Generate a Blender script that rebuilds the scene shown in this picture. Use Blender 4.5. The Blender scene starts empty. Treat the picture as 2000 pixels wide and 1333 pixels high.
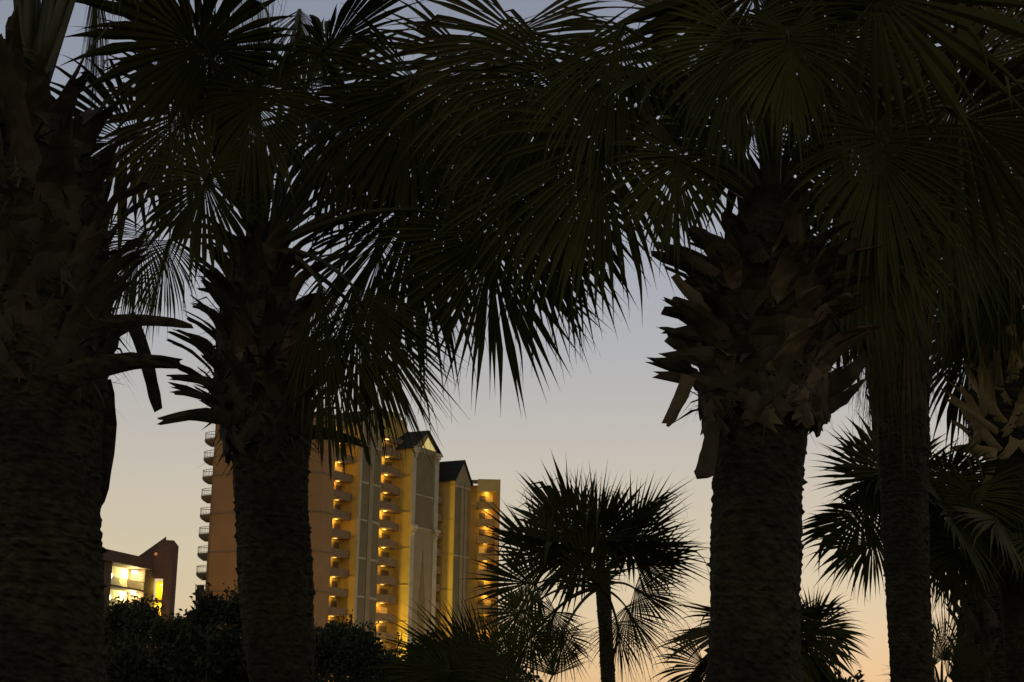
import bpy, math, random
import numpy as np
from mathutils import Vector, Matrix

# ------------------------------------------------------------------ camera, sky, exposure
scene = bpy.context.scene
COL = scene.collection
F = 3000.0                       # focal length in photo pixels (photo 2000 x 1333)
PITCH, ROLL = math.radians(14.1), 0.016
CAM = Vector((0, 0, 1.6))
MR = Matrix.Rotation(math.pi/2 + PITCH, 3, 'X') @ Matrix.Rotation(ROLL, 3, 'Z')
cam_data = bpy.data.cameras.new('camera')
cam_data.sensor_width = 36; cam_data.lens = F/2000*36
cam_data.clip_start = 0.1; cam_data.clip_end = 6000
cam = bpy.data.objects.new('camera', cam_data)
cam.matrix_world = Matrix.Translation(CAM) @ MR.to_4x4()
COL.objects.link(cam); scene.camera = cam

SUN_AZ, SUN_EL = math.atan2(690, 3000), math.radians(-1.6)   # to the right of straight ahead, just set
w = bpy.data.worlds.new('World'); scene.world = w; w.use_nodes = True
nt = w.node_tree; nt.nodes.clear()
sky = nt.nodes.new('ShaderNodeTexSky'); sky.sky_type = 'NISHITA'; sky.sun_disc = False
sky.sun_elevation = SUN_EL; sky.sun_rotation = SUN_AZ
sky.altitude = 0; sky.air_density = 1.0; sky.dust_density = 1.5; sky.ozone_density = 2.0
bg = nt.nodes.new('ShaderNodeBackground'); bg.inputs['Strength'].default_value = 0.15
out = nt.nodes.new('ShaderNodeOutputWorld')
hs = nt.nodes.new('ShaderNodeHueSaturation'); hs.inputs['Saturation'].default_value = .52; hs.inputs['Value'].default_value = 1.55
tint = nt.nodes.new('ShaderNodeMix'); tint.data_type = 'RGBA'; tint.blend_type = 'MULTIPLY'; tint.inputs[0].default_value = 1
tint.inputs[7].default_value = (1.0, .92, .86, 1)
nt.links.new(sky.outputs[0], hs.inputs['Color']); nt.links.new(hs.outputs[0], tint.inputs[6]); 
# twilight glow by true elevation, fading away from the sunset side
def lin(c): return [((v/255+.055)/1.055)**2.4/(2**2.5)/.15 for v in c]
geo = nt.nodes.new('ShaderNodeTexCoord'); sep = nt.nodes.new('ShaderNodeSeparateXYZ')
mul = nt.nodes.new('ShaderNodeMath'); mul.operation = 'MULTIPLY'; mul.inputs[1].default_value = 2
rp = nt.nodes.new('ShaderNodeValToRGB'); els = rp.color_ramp.elements
stops = [(0, (234, 188, 128)), (.07, (232, 196, 142)), (.13, (224, 200, 158)), (.20, (218, 202, 168)), (.28, (209, 196, 172)), (.37, (194, 187, 176)),
         (.46, (180, 179, 178)), (.56, (168, 171, 178)), (.70, (152, 158, 170)), (.86, (138, 145, 160)), (1.0, (128, 134, 150))]
els[0].position, els[0].color = 0, (*lin(stops[0][1]), 1); els[1].position, els[1].color = 1, (*lin(stops[-1][1]), 1)
for p_, c_ in stops[1:-1]:
    e_ = els.new(p_); e_.color = (*lin(c_), 1)
dot = nt.nodes.new('ShaderNodeVectorMath'); dot.operation = 'DOT_PRODUCT'; dot.inputs[1].default_value = (math.sin(SUN_AZ), math.cos(SUN_AZ), 0)
mr = nt.nodes.new('ShaderNodeMapRange'); mr.inputs[1].default_value = -.4; mr.inputs[2].default_value = .8; mr.inputs[3].default_value = .78; mr.inputs[4].default_value = 1.0
sc = nt.nodes.new('ShaderNodeVectorMath'); sc.operation = 'SCALE'
mx = nt.nodes.new('ShaderNodeMix'); mx.data_type = 'RGBA'; mx.inputs[0].default_value = .78
L_ = nt.links.new
L_(geo.outputs['Generated'], sep.inputs[0]); L_(sep.outputs[2], mul.inputs[0]); L_(mul.outputs[0], rp.inputs[0])
L_(geo.outputs['Generated'], dot.inputs[0]); L_(dot.outputs['Value'], mr.inputs[0])
L_(rp.outputs[0], sc.inputs[0]); L_(mr.outputs[0], sc.inputs['Scale'])
L_(tint.outputs[2], mx.inputs[6]); L_(sc.outputs[0], mx.inputs[7]); L_(mx.outputs[2], bg.inputs[0]); nt.links.new(bg.outputs[0], out.inputs[0])

scene.view_settings.view_transform = 'Standard'; scene.view_settings.look = 'None'
scene.view_settings.exposure = 2.5; scene.view_settings.gamma = 1

def ray(px, py):
    return MR @ Vector(((px-1000)/F, -(py-666.5)/F, -1))
def W(px, py, Y):                # the point seen at a photo pixel, Y metres in front
    d = ray(px, py); return CAM + d*(Y/d.y)
RIGHT = MR @ Vector((1, 0, 0)); DOWN = MR @ Vector((0, -1, 0)); FWD = MR @ Vector((0, 0, -1))

# ------------------------------------------------------------------ materials
def mat(name, c1, c2=None, scale=5, rough=0.85, bump=0.0, stretch=(1, 1, 1), emit=None, strength=0, trans=0, detail=4):
    m = bpy.data.materials.new(name); m.use_nodes = True
    n = m.node_tree; b = n.nodes['Principled BSDF']
    b.inputs['Roughness'].default_value = rough
    b.inputs['Specular IOR Level'].default_value = 0.25
    b.inputs['Base Color'].default_value = (*c1, 1)
    if c2 is not None:
        tc = n.nodes.new('ShaderNodeTexCoord'); mp = n.nodes.new('ShaderNodeMapping')
        mp.inputs['Scale'].default_value = stretch
        no = n.nodes.new('ShaderNodeTexNoise'); no.inputs['Scale'].default_value = scale; no.inputs['Detail'].default_value = detail
        rp = n.nodes.new('ShaderNodeValToRGB')
        rp.color_ramp.elements[0].position = 0.35; rp.color_ramp.elements[1].position = 0.68
        rp.color_ramp.elements[0].color = (*c1, 1); rp.color_ramp.elements[1].color = (*c2, 1)
        n.links.new(tc.outputs['Object'], mp.inputs[0]); n.links.new(mp.outputs[0], no.inputs['Vector'])
        n.links.new(no.outputs['Fac'], rp.inputs[0]); n.links.new(rp.outputs[0], b.inputs['Base Color'])
        if bump:
            bm = n.nodes.new('ShaderNodeBump'); bm.inputs['Strength'].default_value = bump
            bm.inputs['Distance'].default_value = 0.02
            n.links.new(no.outputs['Fac'], bm.inputs['Height']); n.links.new(bm.outputs[0], b.inputs['Normal'])
    if emit:
        b.inputs['Emission Color'].default_value = (*emit, 1); b.inputs['Emission Strength'].default_value = strength
    return m

M = {}
M['frond'] = mat('palm_green', (.042, .048, .011), (.078, .082, .017), 3, .8)
M['frond_old'] = mat('palm_olive', (.06, .053, .015), (.12, .095, .03), 4, .7)
M['frond_dead'] = mat('palm_dead', (.09, .065, .03), (.17, .12, .055), 6, .8)
M['stalk'] = mat('palm_stalk', (.05, .055, .025), (.09, .085, .035), 4, .5)
M['trunk'] = mat('palm_trunk', (.017, .014, .007), (.050, .041, .021), 24, .95, .9, (1, 1, 1.5), detail=10)
def bark(m):
    n = m.node_tree; b = n.nodes['Principled BSDF']; src = b.inputs['Base Color'].links[0].from_socket
    tc = n.nodes.new('ShaderNodeTexCoord'); mp = n.nodes.new('ShaderNodeMapping'); mp.inputs['Scale'].default_value = (1, 1, .45)
    v = n.nodes.new('ShaderNodeTexVoronoi'); v.feature = 'DISTANCE_TO_EDGE'; v.inputs['Scale'].default_value = 38; mp.inputs['Scale'].default_value = (1, 1, 1.6)
    r = n.nodes.new('ShaderNodeValToRGB'); r.color_ramp.elements[0].color = (.72, .72, .72, 1); r.color_ramp.elements[1].position = .10
    no = n.nodes.new('ShaderNodeTexNoise'); no.inputs['Scale'].default_value = 1.6; no.inputs['Detail'].default_value = 5
    r2 = n.nodes.new('ShaderNodeValToRGB'); r2.color_ramp.elements[0].position = .42; r2.color_ramp.elements[1].position = .6
    r2.color_ramp.elements[0].color = (.62, .62, .55, 1); r2.color_ramp.elements[1].color = (1.25, 1.3, 1.05, 1)
    m1 = n.nodes.new('ShaderNodeMix'); m1.data_type = 'RGBA'; m1.blend_type = 'MULTIPLY'; m1.inputs[0].default_value = 1
    m2 = n.nodes.new('ShaderNodeMix'); m2.data_type = 'RGBA'; m2.blend_type = 'MULTIPLY'; m2.inputs[0].default_value = 1
    L = n.links.new
    dn = n.nodes.new('ShaderNodeTexNoise'); dn.inputs['Scale'].default_value = 14; dn.inputs['Detail'].default_value = 6
    ad = n.nodes.new('ShaderNodeMix'); ad.data_type = 'RGBA'; ad.blend_type = 'LINEAR_LIGHT'; ad.inputs[0].default_value = .12
    L(tc.outputs['Object'], dn.inputs['Vector']); L(tc.outputs['Object'], ad.inputs[6]); L(dn.outputs['Color'], ad.inputs[7])
    L(ad.outputs[2], mp.inputs[0]); L(mp.outputs[0], v.inputs['Vector']); L(tc.outputs['Object'], no.inputs['Vector'])
    L(v.outputs['Distance'], r.inputs[0]); L(no.outputs['Fac'], r2.inputs[0])
    L(src, m1.inputs[6]); L(r.outputs[0], m1.inputs[7]); L(m1.outputs[2], m2.inputs[6]); L(r2.outputs[0], m2.inputs[7]); L(m2.outputs[2], b.inputs['Base Color'])
bark(M['trunk'])
M['boot'] = mat('leaf_base', (.028, .022, .011), (.08, .062, .032), 7, .85, .6, (1, 1, .4), detail=7)
M['boot_mid'] = mat('leaf_base_mid', (.065, .05, .024), (.17, .13, .062), 7, .85, .6, (1, 1, .4), detail=7)
M['boot_tan_lit'] = mat('leaf_base_tan_lit', (.17, .125, .05), (.34, .26, .11), 6, .8, .5, (1, 1, .5), detail=7)  # tan bases, colour raised for the light falling on them
M['leaf'] = mat('shrub_leaf', (.028, .036, .014), (.06, .07, .022), 2, .8)
M['twig'] = mat('twig', (.06, .045, .03), (.1, .08, .05), 20, .9)
M['ground'] = mat('grass_ground', (.04, .05, .02), (.09, .085, .045), 1.5, .95, .4)
M['end_wall'] = mat('tan_stucco', (.36, .205, .085), (.40, .235, .10), .35, .9, detail=6)
M['gold'] = mat('sodium_tinted_stucco', (.56, .38, .09), (.62, .44, .12), .4, .9, detail=6)  # sodium light on the flanks put into this stucco colour
M['grey'] = mat('taupe_unlit_stucco', (.31, .245, .135), (.36, .29, .165), .5, .9, detail=6)  # pier fronts, greyer in colour for lack of sodium light
M['panel'] = mat('dark_taupe_panel', (.20, .16, .08), (.24, .195, .10), .5, .9, detail=6)
M['white'] = mat('white_trim', (.46, .40, .28), (.53, .47, .34), 1, .7)
M['roof'] = mat('dark_roof', (.022, .022, .017), (.036, .035, .028), 2, .95)
M['balc'] = mat('balcony_stucco', (.24, .165, .09), (.28, .195, .11), 1, .9)
M['rail'] = mat('metal_rail', (.10, .08, .07), None, rough=.5)
M['glass'] = mat('dark_glass', (.16, .11, .06), None, rough=.3)
M['lit_glass'] = mat('lit_window', (.5, .3, .1), None, emit=(1, .47, .06), strength=.06)
M['lamp_warm'] = mat('lamp_amber', (.9, .7, .4), None, emit=(1, .58, .12), strength=.2)
M['lamp_white'] = mat('lamp_pale', (.9, .9, .8), None, emit=(1, .95, .62), strength=4)
M['brown_wall'] = mat('brown_siding', (.12, .075, .055), (.15, .095, .07), 1.2, .85)
M['cream'] = mat('cream_wall', (.55, .50, .34), (.62, .56, .38), .8, .85)

# ------------------------------------------------------------------ object helpers
def mesh_obj(name, verts, faces, m, parent=None, smooth=False, org=(0, 0, 0)):
    me = bpy.data.meshes.new(name)
    o3 = Vector(org)
    me.from_pydata([tuple(Vector(v)-o3) for v in verts], [], faces)
    if smooth: me.polygons.foreach_set('use_smooth', [True]*len(faces))
    me.materials.append(m); me.update()
    o = bpy.data.objects.new(name, me); COL.objects.link(o)
    if parent: o.parent = parent; o.location = o3 - parent.location
    else: o.location = o3
    return o
def thing(name, label, cat, loc, group=None):
    o = bpy.data.objects.new(name, None); COL.objects.link(o); o.location = loc
    o.empty_display_size = .3
    o['label'] = label; o['category'] = cat
    if group: o['group'] = group
    return o
class MB:
    def __init__(s): s.v = []; s.f = []
    def add(s, vs, fs):
        b = len(s.v); s.v += [Vector(v) for v in vs]; s.f += [tuple(b+i for i in f) for f in fs]
    def prism(s, poly, z0, z1):              # poly: list of (x,y) counter-clockwise
        n = len(poly)
        s.add([(p[0], p[1], z0) for p in poly]+[(p[0], p[1], z1) for p in poly],
              [tuple(range(n))[::-1], tuple(range(n, 2*n))]+[(i, (i+1) % n, n+(i+1) % n, n+i) for i in range(n)])
    def box(s, P, e1, e2, z0, z1):           # parallelepiped from plan point P with plan vectors e1,e2
        P, e1, e2 = [Vector(q[:2]) for q in (P, e1, e2)]
        pl = [P, P+e1, P+e1+e2, P+e2]
        if e1.x*e2.y-e1.y*e2.x < 0: pl = pl[::-1]
        s.prism(pl, z0, z1)
    def build(s, name, m, parent=None, smooth=False):
        return mesh_obj(name, s.v, s.f, m, parent, smooth, org=s.v[0] if parent is None else parent.location)
def tube(pts, rads, n=8, flat=1.0, up=Vector((0, 0, 1)), cap=True):
    vs, fs = [], []
    for i, p in enumerate(pts):
        t = (pts[min(i+1, len(pts)-1)]-pts[max(i-1, 0)]).normalized()
        a = t.cross(up)
        if a.length < 1e-3: a = t.cross(Vector((0, 1, 0)))
        a.normalize(); b = a.cross(t)
        for k in range(n):
            th = 2*math.pi*k/n
            vs.append(p + a*(math.cos(th)*rads[i]) + b*(math.sin(th)*rads[i]*flat))
    for i in range(len(pts)-1):
        for k in range(n):
            k2 = (k+1) % n; fs.append((i*n+k, i*n+k2, (i+1)*n+k2, (i+1)*n+k))
    if cap: fs += [tuple(range(n))[::-1], tuple(range((len(pts)-1)*n, len(pts)*n))]
    return vs, fs
def bez(a, b, c, n):
    return [a*((1-t)**2)+b*(2*t*(1-t))+c*(t*t) for t in [i/n for i in range(n+1)]]

# ------------------------------------------------------------------ setting
g = MB(); g.add([(-3000, -300, 0), (3000, -300, 0), (3000, 5000, 0), (-3000, 5000, 0)], [(0, 1, 2, 3)])
go = g.build('ground', M['ground']); go['kind'] = 'structure'
#@@TOWER
# ------------------------------------------------------------------ the tower block
U = Vector((.885, -.466)).normalized(); V = Vector((.466, .885)).normalized(); NU = -U
H = 2.98
def azi(px, py=1050):
    d = ray(px, py); return Vector((d.x, d.y)).normalized()
def hit(P, d, px, py=1050):                 # where the upright line seen at px crosses P + s*d
    r = azi(px, py); c = d.x*r.y-d.y*r.x
    s = (P.x*r.y-P.y*r.x)/-c
    return P + d*s
def zat(P, px, py):                         # height of the spot on an upright through P seen at py
    r = ray(px, py); return CAM.z + r.z*P.length/math.hypot(r.x, r.y)
A0 = azi(407)*241
A1 = hit(A0, U, 530)
A2 = hit(A1, Vector((1, .14)).normalized(), 625)
A3 = hit(A2, V, 648)
BK = A3 + NU*2.2
B0 = hit(BK, V, 668); B1 = hit(B0, U, 697); B2 = hit(B1, V, 740)
C0 = hit(BK, V, 770); C1 = hit(C0, U, 800); C2 = hit(C1, V, 853)
BR = C2 + NU*1.0
D0 = hit(BR, V, 856); D1 = hit(D0, U, 886); D2 = hit(D1, V, 917)
X = Vector((1, .03)).normalized(); XO = Vector((.03, -1)).normalized()
E0 = D2 + V*2.5; E1 = hit(E0, X, 966)
DEEP = 19.0
tower = thing('hotel_tower', 'tall tan and gold lit hotel tower with gabled piers and stacked balconies', 'building', (A2.x, A2.y, 0))
def wall(m, name, pts, z1, back=DEEP, z0=0.0):
    """solid block behind a plan edge"""
    b = MB(); b.prism(pts, z0, z1); return b.build(name, m, tower)
def bk(P, d): return P + NU*d
z_end = zat(A1, 600, 812); z_mid = zat(C0, 757, 868)
zc0 = zat(C1, 800, 872); zd0 = zat(D1, 886, 935); zb0 = zat(B1, 697, 822); ze0 = zat(E0, 940, 940)
# end block, seen square on
blkA = [A0, A1, A2, A3, bk(A3, 12), A0+V*14]
wall(M['end_wall'], 'end_wing', blkA, z_end)
# string courses round the end block, every third storey
for k in range(3, 18, 2):
    b = MB()
    for P, Q in ((A0, A1), (A1, A2), (A2, A3)):
        d = (Q-P).normalized(); nn = Vector((d.y, -d.x))
        b.box(P+nn*.003, Q-P, nn*.10, k*H-.1, k*H+.1)
    if k*H < z_end: b.build('string_course', M['balc'], tower)
# core behind the recesses
coreEnd = E1 + V*2
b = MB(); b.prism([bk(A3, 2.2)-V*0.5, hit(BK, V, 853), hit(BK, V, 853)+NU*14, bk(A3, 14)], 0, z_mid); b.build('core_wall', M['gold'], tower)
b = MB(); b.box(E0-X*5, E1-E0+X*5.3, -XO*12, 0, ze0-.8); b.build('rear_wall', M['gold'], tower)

def pier(P0, P1, P2, zt, apex_h, back, name='pier', roof_over=.35):
    """gabled pier: gold flank P0-P1, grey front P1-P2; the roof ridge runs back along NU"""
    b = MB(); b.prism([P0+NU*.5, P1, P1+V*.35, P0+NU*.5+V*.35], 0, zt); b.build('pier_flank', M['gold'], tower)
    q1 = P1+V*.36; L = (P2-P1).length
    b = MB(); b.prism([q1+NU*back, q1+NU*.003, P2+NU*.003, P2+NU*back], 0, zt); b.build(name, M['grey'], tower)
    # gable front
    mid = (P1+P2)/2
    b = MB(); o = NU*.003
    b.add([(*(P1+o), zt), (*(P2+o), zt), (*(mid+o), zt+apex_h), (*(P1+NU*.5), zt), (*(P2+NU*.5), zt), (*(mid+NU*.5), zt+apex_h)],
          [(0, 1, 2), (5, 4, 3), (0, 2, 5, 3), (1, 4, 5, 2), (0, 3, 4, 1)])
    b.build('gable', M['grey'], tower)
    # roof slopes
    b = MB(); e = V*roof_over; f = U*roof_over; th = .16; sl = apex_h/(L/2)*roof_over
    for s, P in ((-1, P1), (1, P2)):
        Pe = P + e*s
        v = [(*(Pe+f), zt-sl), (*(mid+f), zt+apex_h), (*(mid+NU*back), zt+apex_h), (*(Pe+NU*back), zt-sl)]
        vt = [(x, y, z+th) for x, y, z in v]
        b.add(v+vt, [(0, 1, 2, 3), (7, 6, 5, 4), (0, 4, 5, 1), (1, 5, 6, 2), (2, 6, 7, 3), (3, 7, 4, 0)])
    b.build('roof', M['roof'], tower)
    return mid
def strip(P, Q, t0, t1, z0, z1, m, name, out=.06):
    d = (Q-P); b = MB(); b.box(P+d*t0, d*(t1-t0), U*out, z0, z1); return b.build(name, m, tower)
midB = pier(B0, B1, B2, zb0, 2.2, 7)
midC = pier(C0, C1, C2, zc0, 3.3, 8, roof_over=.55)
midD = pier(D0, D1, D2, zd0, 3.5, 6)
# pier 1: corner strip, centre strip, mouldings every second storey
strip(B1, B2, 0, .10, 0, zb0, M['white'], 'corner_strip', .10)
for t0, t1 in ((.12, .42), (.66, .97)):
    k = 3
    while k*H+2*H-.4 < zb0:
        strip(B1, B2, t0, t1, k*H+.25, k*H+2*H-.25, M['panel'], 'wall_panel', .03)
        strip(B1, B2, t0-.02, t1, (k+2)*H-.14, (k+2)*H+.1, M['white'], 'moulding', .12)
        k += 2
strip(B1, B2, .45, .63, 3.2*H, zb0, M['white'], 'centre_strip', .16).data.materials[0] = M['grey']
# pier 2: pilasters, panel, capitals
zcap = zat(C1, 806, 1030); zbot = 0
for t0, t1 in ((0, .13), (.83, .98)):
    strip(C1, C2, t0, t1, 0, zc0-.3, M['white'], 'pilaster', .22)
strip(C1, C2, .17, .80, zcap+.5, zc0-.6, M['panel'], 'wall_panel', .03)
for px, t in ((0, .50),):
    d = C2-C1; b = MB()
    for sgn in (1,):
        n0 = C1+d*.32+U*.03; n1 = C1+d*.66+U*.03; mm = C1+d*.5+U*.03
        z1, z0 = zcap-3*H, zcap-9*H; zm = zcap-4.5*H
        b.add([(*mm, zcap-1*H), (*(C1+d*.36+U*.03), zm), (*mm, z0), (*(C1+d*.64+U*.03), zm)], [(0, 1, 2, 3)])
        c = len(b.v); b.add([(*(mm-U*.02), zcap-1*H), (*(C1+d*.36-U*.0), zm), (*(mm-U*.02), z0), (*(C1+d*.64-U*.0), zm)], [(3, 2, 1, 0)])
        b.f += [(i, (i+1) % 4, 4+(i+1) % 4, 4+i) for i in range(4)]
    b.build('diamond_panel', M['panel'], tower)
for zz in (zcap+2.1*H*.9, zcap+.1):
    strip(C1, C2, .13, .83, zz, zz+.16, M['white'], 'moulding', .10)
for t, zc in ((.065, zcap), (.905, zcap), (.065, zc0-.5), (.905, zc0-.5)):
    d = (C2-C1); P = C1+d*t
    b = MB()
    for i, (hw, hz) in enumerate(((.35, -1.1), (.6, -.5), (.95, 0.0))):
        b.box(P-V*hw+U*.225, V*2*hw, U*(.15+.35*hw), zc+hz, zc+hz+.45)
    b.build('capital', M['white'], tower)
# lit triangular window in the second gable
d = C2-C1; b = MB()
zt = zc0
o = U*.012
tri = [C1+d*.36+o, C1+d*.86+o, C1+d*.56+o]
tri = [(*(tri[0]), zt+.35), (*(tri[1]), zt+.35), (*(tri[2]), zt+2.3)]
b.add(tri+[(x+U.x*.05, y+U.y*.05, z) for x, y, z in tri], [(0, 2, 1), (3, 4, 5), (0, 1, 4, 3), (1, 2, 5, 4), (2, 0, 3, 5)])
M['gable_glow'] = mat('gable_light', (.6, .5, .3), None, emit=(1, .78, .25), strength=.085)
b.build('gable_window', M['gable_glow'], tower)
# pier 3 strips
strip(D1, D2, .36, .50, 0, zd0-.2, M['white'], 'centre_strip', .16).data.materials[0] = M['grey']
strip(D1, D2, .62, .74, 0, zd0-.2, M['white'], 'centre_strip', .16).data.materials[0] = M['grey']
for k in range(2, 11, 4):
    strip(D1, D2, .04, .34, k*H+.2, k*H+4*H-.2, M['panel'], 'wall_panel', .03)
    strip(D1, D2, .76, .97, k*H+.2, k*H+4*H-.2, M['panel'], 'wall_panel', .03)
    strip(D1, D2, .02, .98, k*H+4*H-.08, k*H+4*H+.08, M['white'], 'moulding', .18)
# higher roof block behind pier 2
Rm = midC+NU*9
ztop = zat(Rm, 812, 812)
b = MB()
for i, (g0, z0, z1) in enumerate(((5.2, z_mid-.5, ztop-3.2), (4.6, ztop-3.2, ztop-1.4), (3.4, ztop-1.4, ztop))):
    pl = [Rm+Vector((math.cos(a), math.sin(a)))*g0 for a in [math.radians(22.5+45*j) for j in range(8)]]
    b.prism(pl, z0, z1-.003)
b.build('roof_lantern', M['gold'], tower)  # lit look put into the colour: gold in place of grey
# cap courses on the gold flanks
for P0, P1 in ((B0, B1), (C0, C1), (D0, D1)):
    for k in range(2, 18, 2):
        if k*H < (zb0 if P0 is B0 else zc0 if P0 is C0 else zd0)-.5:
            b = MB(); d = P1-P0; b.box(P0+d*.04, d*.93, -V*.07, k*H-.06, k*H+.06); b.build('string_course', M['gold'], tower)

lamp_energy = 7.0
lr = random.Random(8)
def lampo(P, z, e, col, parent, r=.25):
    l = bpy.data.lights.new('lamp_light', 'POINT'); l.energy = e; l.color = col; l.shadow_soft_size = r
    o = bpy.data.objects.new('lamp_light', l); COL.objects.link(o); o.parent = parent
    o.location = Vector((P.x, P.y, z))-parent.location
def balcony_stack(P, Q, depth, ztop, k0, style, e, U=U):
    """balconies between plan points P,Q of a recess wall; each with parapet, door and lamp"""
    d = Q-P; L = d.length; dn = d.normalized()
    k = k0
    while k*H+2.6 < ztop:
        z = k*H
        b = MB()
        if style == 'point':
            pl = [P, P+U*depth*.55, P+dn*L*.45+U*depth, Q-dn*.2+U*depth*.5, Q-dn*.2]
        else:
            pl = [P, P+U*depth, Q+U*depth-dn*.1, Q-dn*.1]
        area = sum(pl[i].x*pl[(i+1) % len(pl)].y-pl[(i+1) % len(pl)].x*pl[i].y for i in range(len(pl)))
        pg = pl if area > 0 else pl[::-1]
        b.prism(pg, z-.2, z); bal = b.build('balcony', M['balc'], tower)
        b = MB()
        edge = pl[1:-1] if style == 'point' else pl[1:3]
        for a_, c_ in zip(edge[:-1], edge[1:]):
            dd = (c_-a_); nn = Vector((dd.y, -dd.x)).normalized()*-.12
            b.box(a_, dd, nn, z+.003, z+1.0)
        o = b.build('parapet', M['balc'], tower)
        o.parent = bal; o.location = (0, 0, 0)
        # doors and windows in the recess wall
        if e == 0: k += 1; continue
        b = MB(); b.box(P+d*.14+U*.003, d*.32, U*.04, z+.05, z+2.3); o = b.build('balcony_door', M['lit_glass'] if lr.random() < .6 else M['glass'], tower)
        b = MB(); b.box(P+d*.58+U*.003, d*.28, U*.04, z+.7, z+2.2); b.build('window', M['glass'] if lr.random() < .55 else M['lit_glass'], tower)
        # ceiling lamp
        b = MB(); c = P+d*.5+U*depth*.35; b.box(c-dn*.35-U*.2, dn*.7, U*.4, z+H-.30, z+H-.22); b.build('ceiling_lamp', M['lamp_warm'], tower)
        lampo(c, z+H-.55, e*lr.choice([.35, .7, 1, 1.1, 1.4]), (1, lr.choice([.55, .60, .66]), .15), tower)
        k += 1
balcony_stack(A3+NU*2.2+V*.6, B0, 1.6, z_end, 2, 'flat', lamp_energy*.8)
Cs = B2+NU*((B2-hit(BK, V, 740)).dot(U))
balcony_stack(Cs+V*.3, C0-V*.3, 2.3, z_mid, 1, 'point', lamp_energy*1.6)
balcony_stack(E0, E1, 1.6, ze0-1.5, 1, 'flat', lamp_energy*.8, XO)
# small lamps beside pier 3 flank
Ds = C2+NU*.9
balcony_stack(Ds+V*.1, Ds+V*2.2, .8, zd0, 1, 'flat', 0)
def flood(P, T, e, col, ang=70, blend=1.0):
    """ground floodlight behind the shrubs: uplight on the flanks, added fill elsewhere"""
    d = Vector((T[0]-P[0], T[1]-P[1], T[2]-.6)).normalized(); h = Vector((P[0], P[1], .5))
    b = MB(); b.add(*tube([h, h+d*.25], [.16, .24], 10)); b.add(*tube([Vector((P[0], P[1], -.02)), h], [.05, .05], 6))
    o = b.build('flood_and_fill_lamp', M['rail'], tower)
    l = bpy.data.lights.new('flood_and_fill_light', 'SPOT'); l.energy = e; l.color = col; l.spot_size = math.radians(ang); l.spot_blend = blend; l.shadow_soft_size = .2
    q = bpy.data.objects.new('flood_and_fill_light', l); COL.objects.link(q); q.parent = tower
    q.rotation_euler = d.to_track_quat('-Z', 'Y').to_euler(); q.location = h+d*.35-tower.location
def gflood(P0, P1, e, col, off=7.0):
    m_ = P0.lerp(P1, .55); p = m_-V*off+U*1.0
    flood((p.x, p.y), (*m_, 26), e, col, 80)
gflood(B0, B1, 1900, (1, .58, .12)); gflood(C0, C1, 6200, (1, .74, .12)); gflood(D0, D1, 2100, (1, .60, .12), 4)
p = A1-V*26-U*6; flood((p.x, p.y), (A1.x, A1.y, 22), 1500, (1, .60, .18), 110)  # added fill that warms the end wall
p = B2+U*30+V*2; flood((p.x, p.y), (B2.x, B2.y, 22), 900, (1, .78, .42), 120)  # added fill for the grey pier fronts
p = D2+U*26; flood((p.x, p.y), (D2.x, D2.y, 22), 650, (1, .78, .42), 120)  # added fill for the far pier front
# right end frame: pillar and top beam
b = MB(); b.box(E1, X*.8, XO*2.2, 0, ze0-.003); b.build('end_pillar', M['end_wall'], tower)
b = MB(); b.box(E0+XO*1.3, (E1-E0)+X*.82, XO*.92, ze0-2.1, ze0); b.build('top_beam', M['grey'], tower)
b = MB(); b.box(E0-X*5, (E1-E0)+X*5.8, XO*1.29, ze0-.5, ze0-.006); b.build('roof', M['grey'], tower)
# parapet caps
b = MB(); b.prism([p+Vector((0, -.0)) for p in blkA], z_end+.003, z_end+.6); b.build('roof', M['roof'], tower)
b = MB(); b.prism([bk(A3, 1.9), hit(BK, V, 853)+U*.3, hit(BK, V, 853)+NU*14, bk(A3, 14)], z_mid+.003, z_mid+.9); b.build('cornice', M['balc'], tower)
# curved balconies on the far side, seen in profile against the sky
k = 2
while k*H < z_end-1:
    z = k*H
    b = MB(); R = 1.9; c = A0+V*1.3-U*0.02
    # solid curved underside: stacked shrinking slabs, railing on top
    def arc(rr, cc=c, n=9):
        return [cc+V*(math.cos(a)*rr*.66)-U*(math.sin(a)*rr*1.5) for a in [math.pi*j/n for j in range(n+1)]]
    for i in range(6):
        r0 = R*(0.50+.5*math.sin((i+1)/6*math.pi/2))
        zz = z-1.1+i*.183
        pl = arc(r0); b.prism(pl if i < 0 else pl[::-1], zz, zz+.181) if False else b.prism(pl, zz, zz+.181)
    bal = b.build('balcony', M['balc'], tower)
    b = MB(); pr = arc(R-.07, n=12)
    for i, p in enumerate(pr):
        v, f = tube([Vector((*p, z-.01)), Vector((*p, z+1.0))], [.022, .022], 4); b.add(v, f)
    v, f = tube([Vector((*p, z+1.03)) for p in pr], [.045]*len(pr), 5); b.add(v, f)
    v, f = tube([Vector((*p, z+.12)) for p in pr], [.03]*len(pr), 4); b.add(v, f)
    o = b.build('railing', M['rail'], tower); o.parent = bal; o.location = (0, 0, 0)
    if k in (7, 3):                        # a chair back or towel over the rail
        b = MB(); b.box(c-U*(R+.3)-V*.5, V*1.0, U*.6, z+.01, z+1.15); o = b.build('deck_chair', M['balc'], tower)
    k += 1
#@@LOW
# ------------------------------------------------------------------ low brown block on the left
YL = 205.
def PL(px, py, Y=YL): return W(px, py, Y)
low = thing('low_apartment_block', 'low brown apartment block with slanted roofline and brightly lit open corridors', 'building', (W(260, 1200, YL).x, YL, 0))
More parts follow.
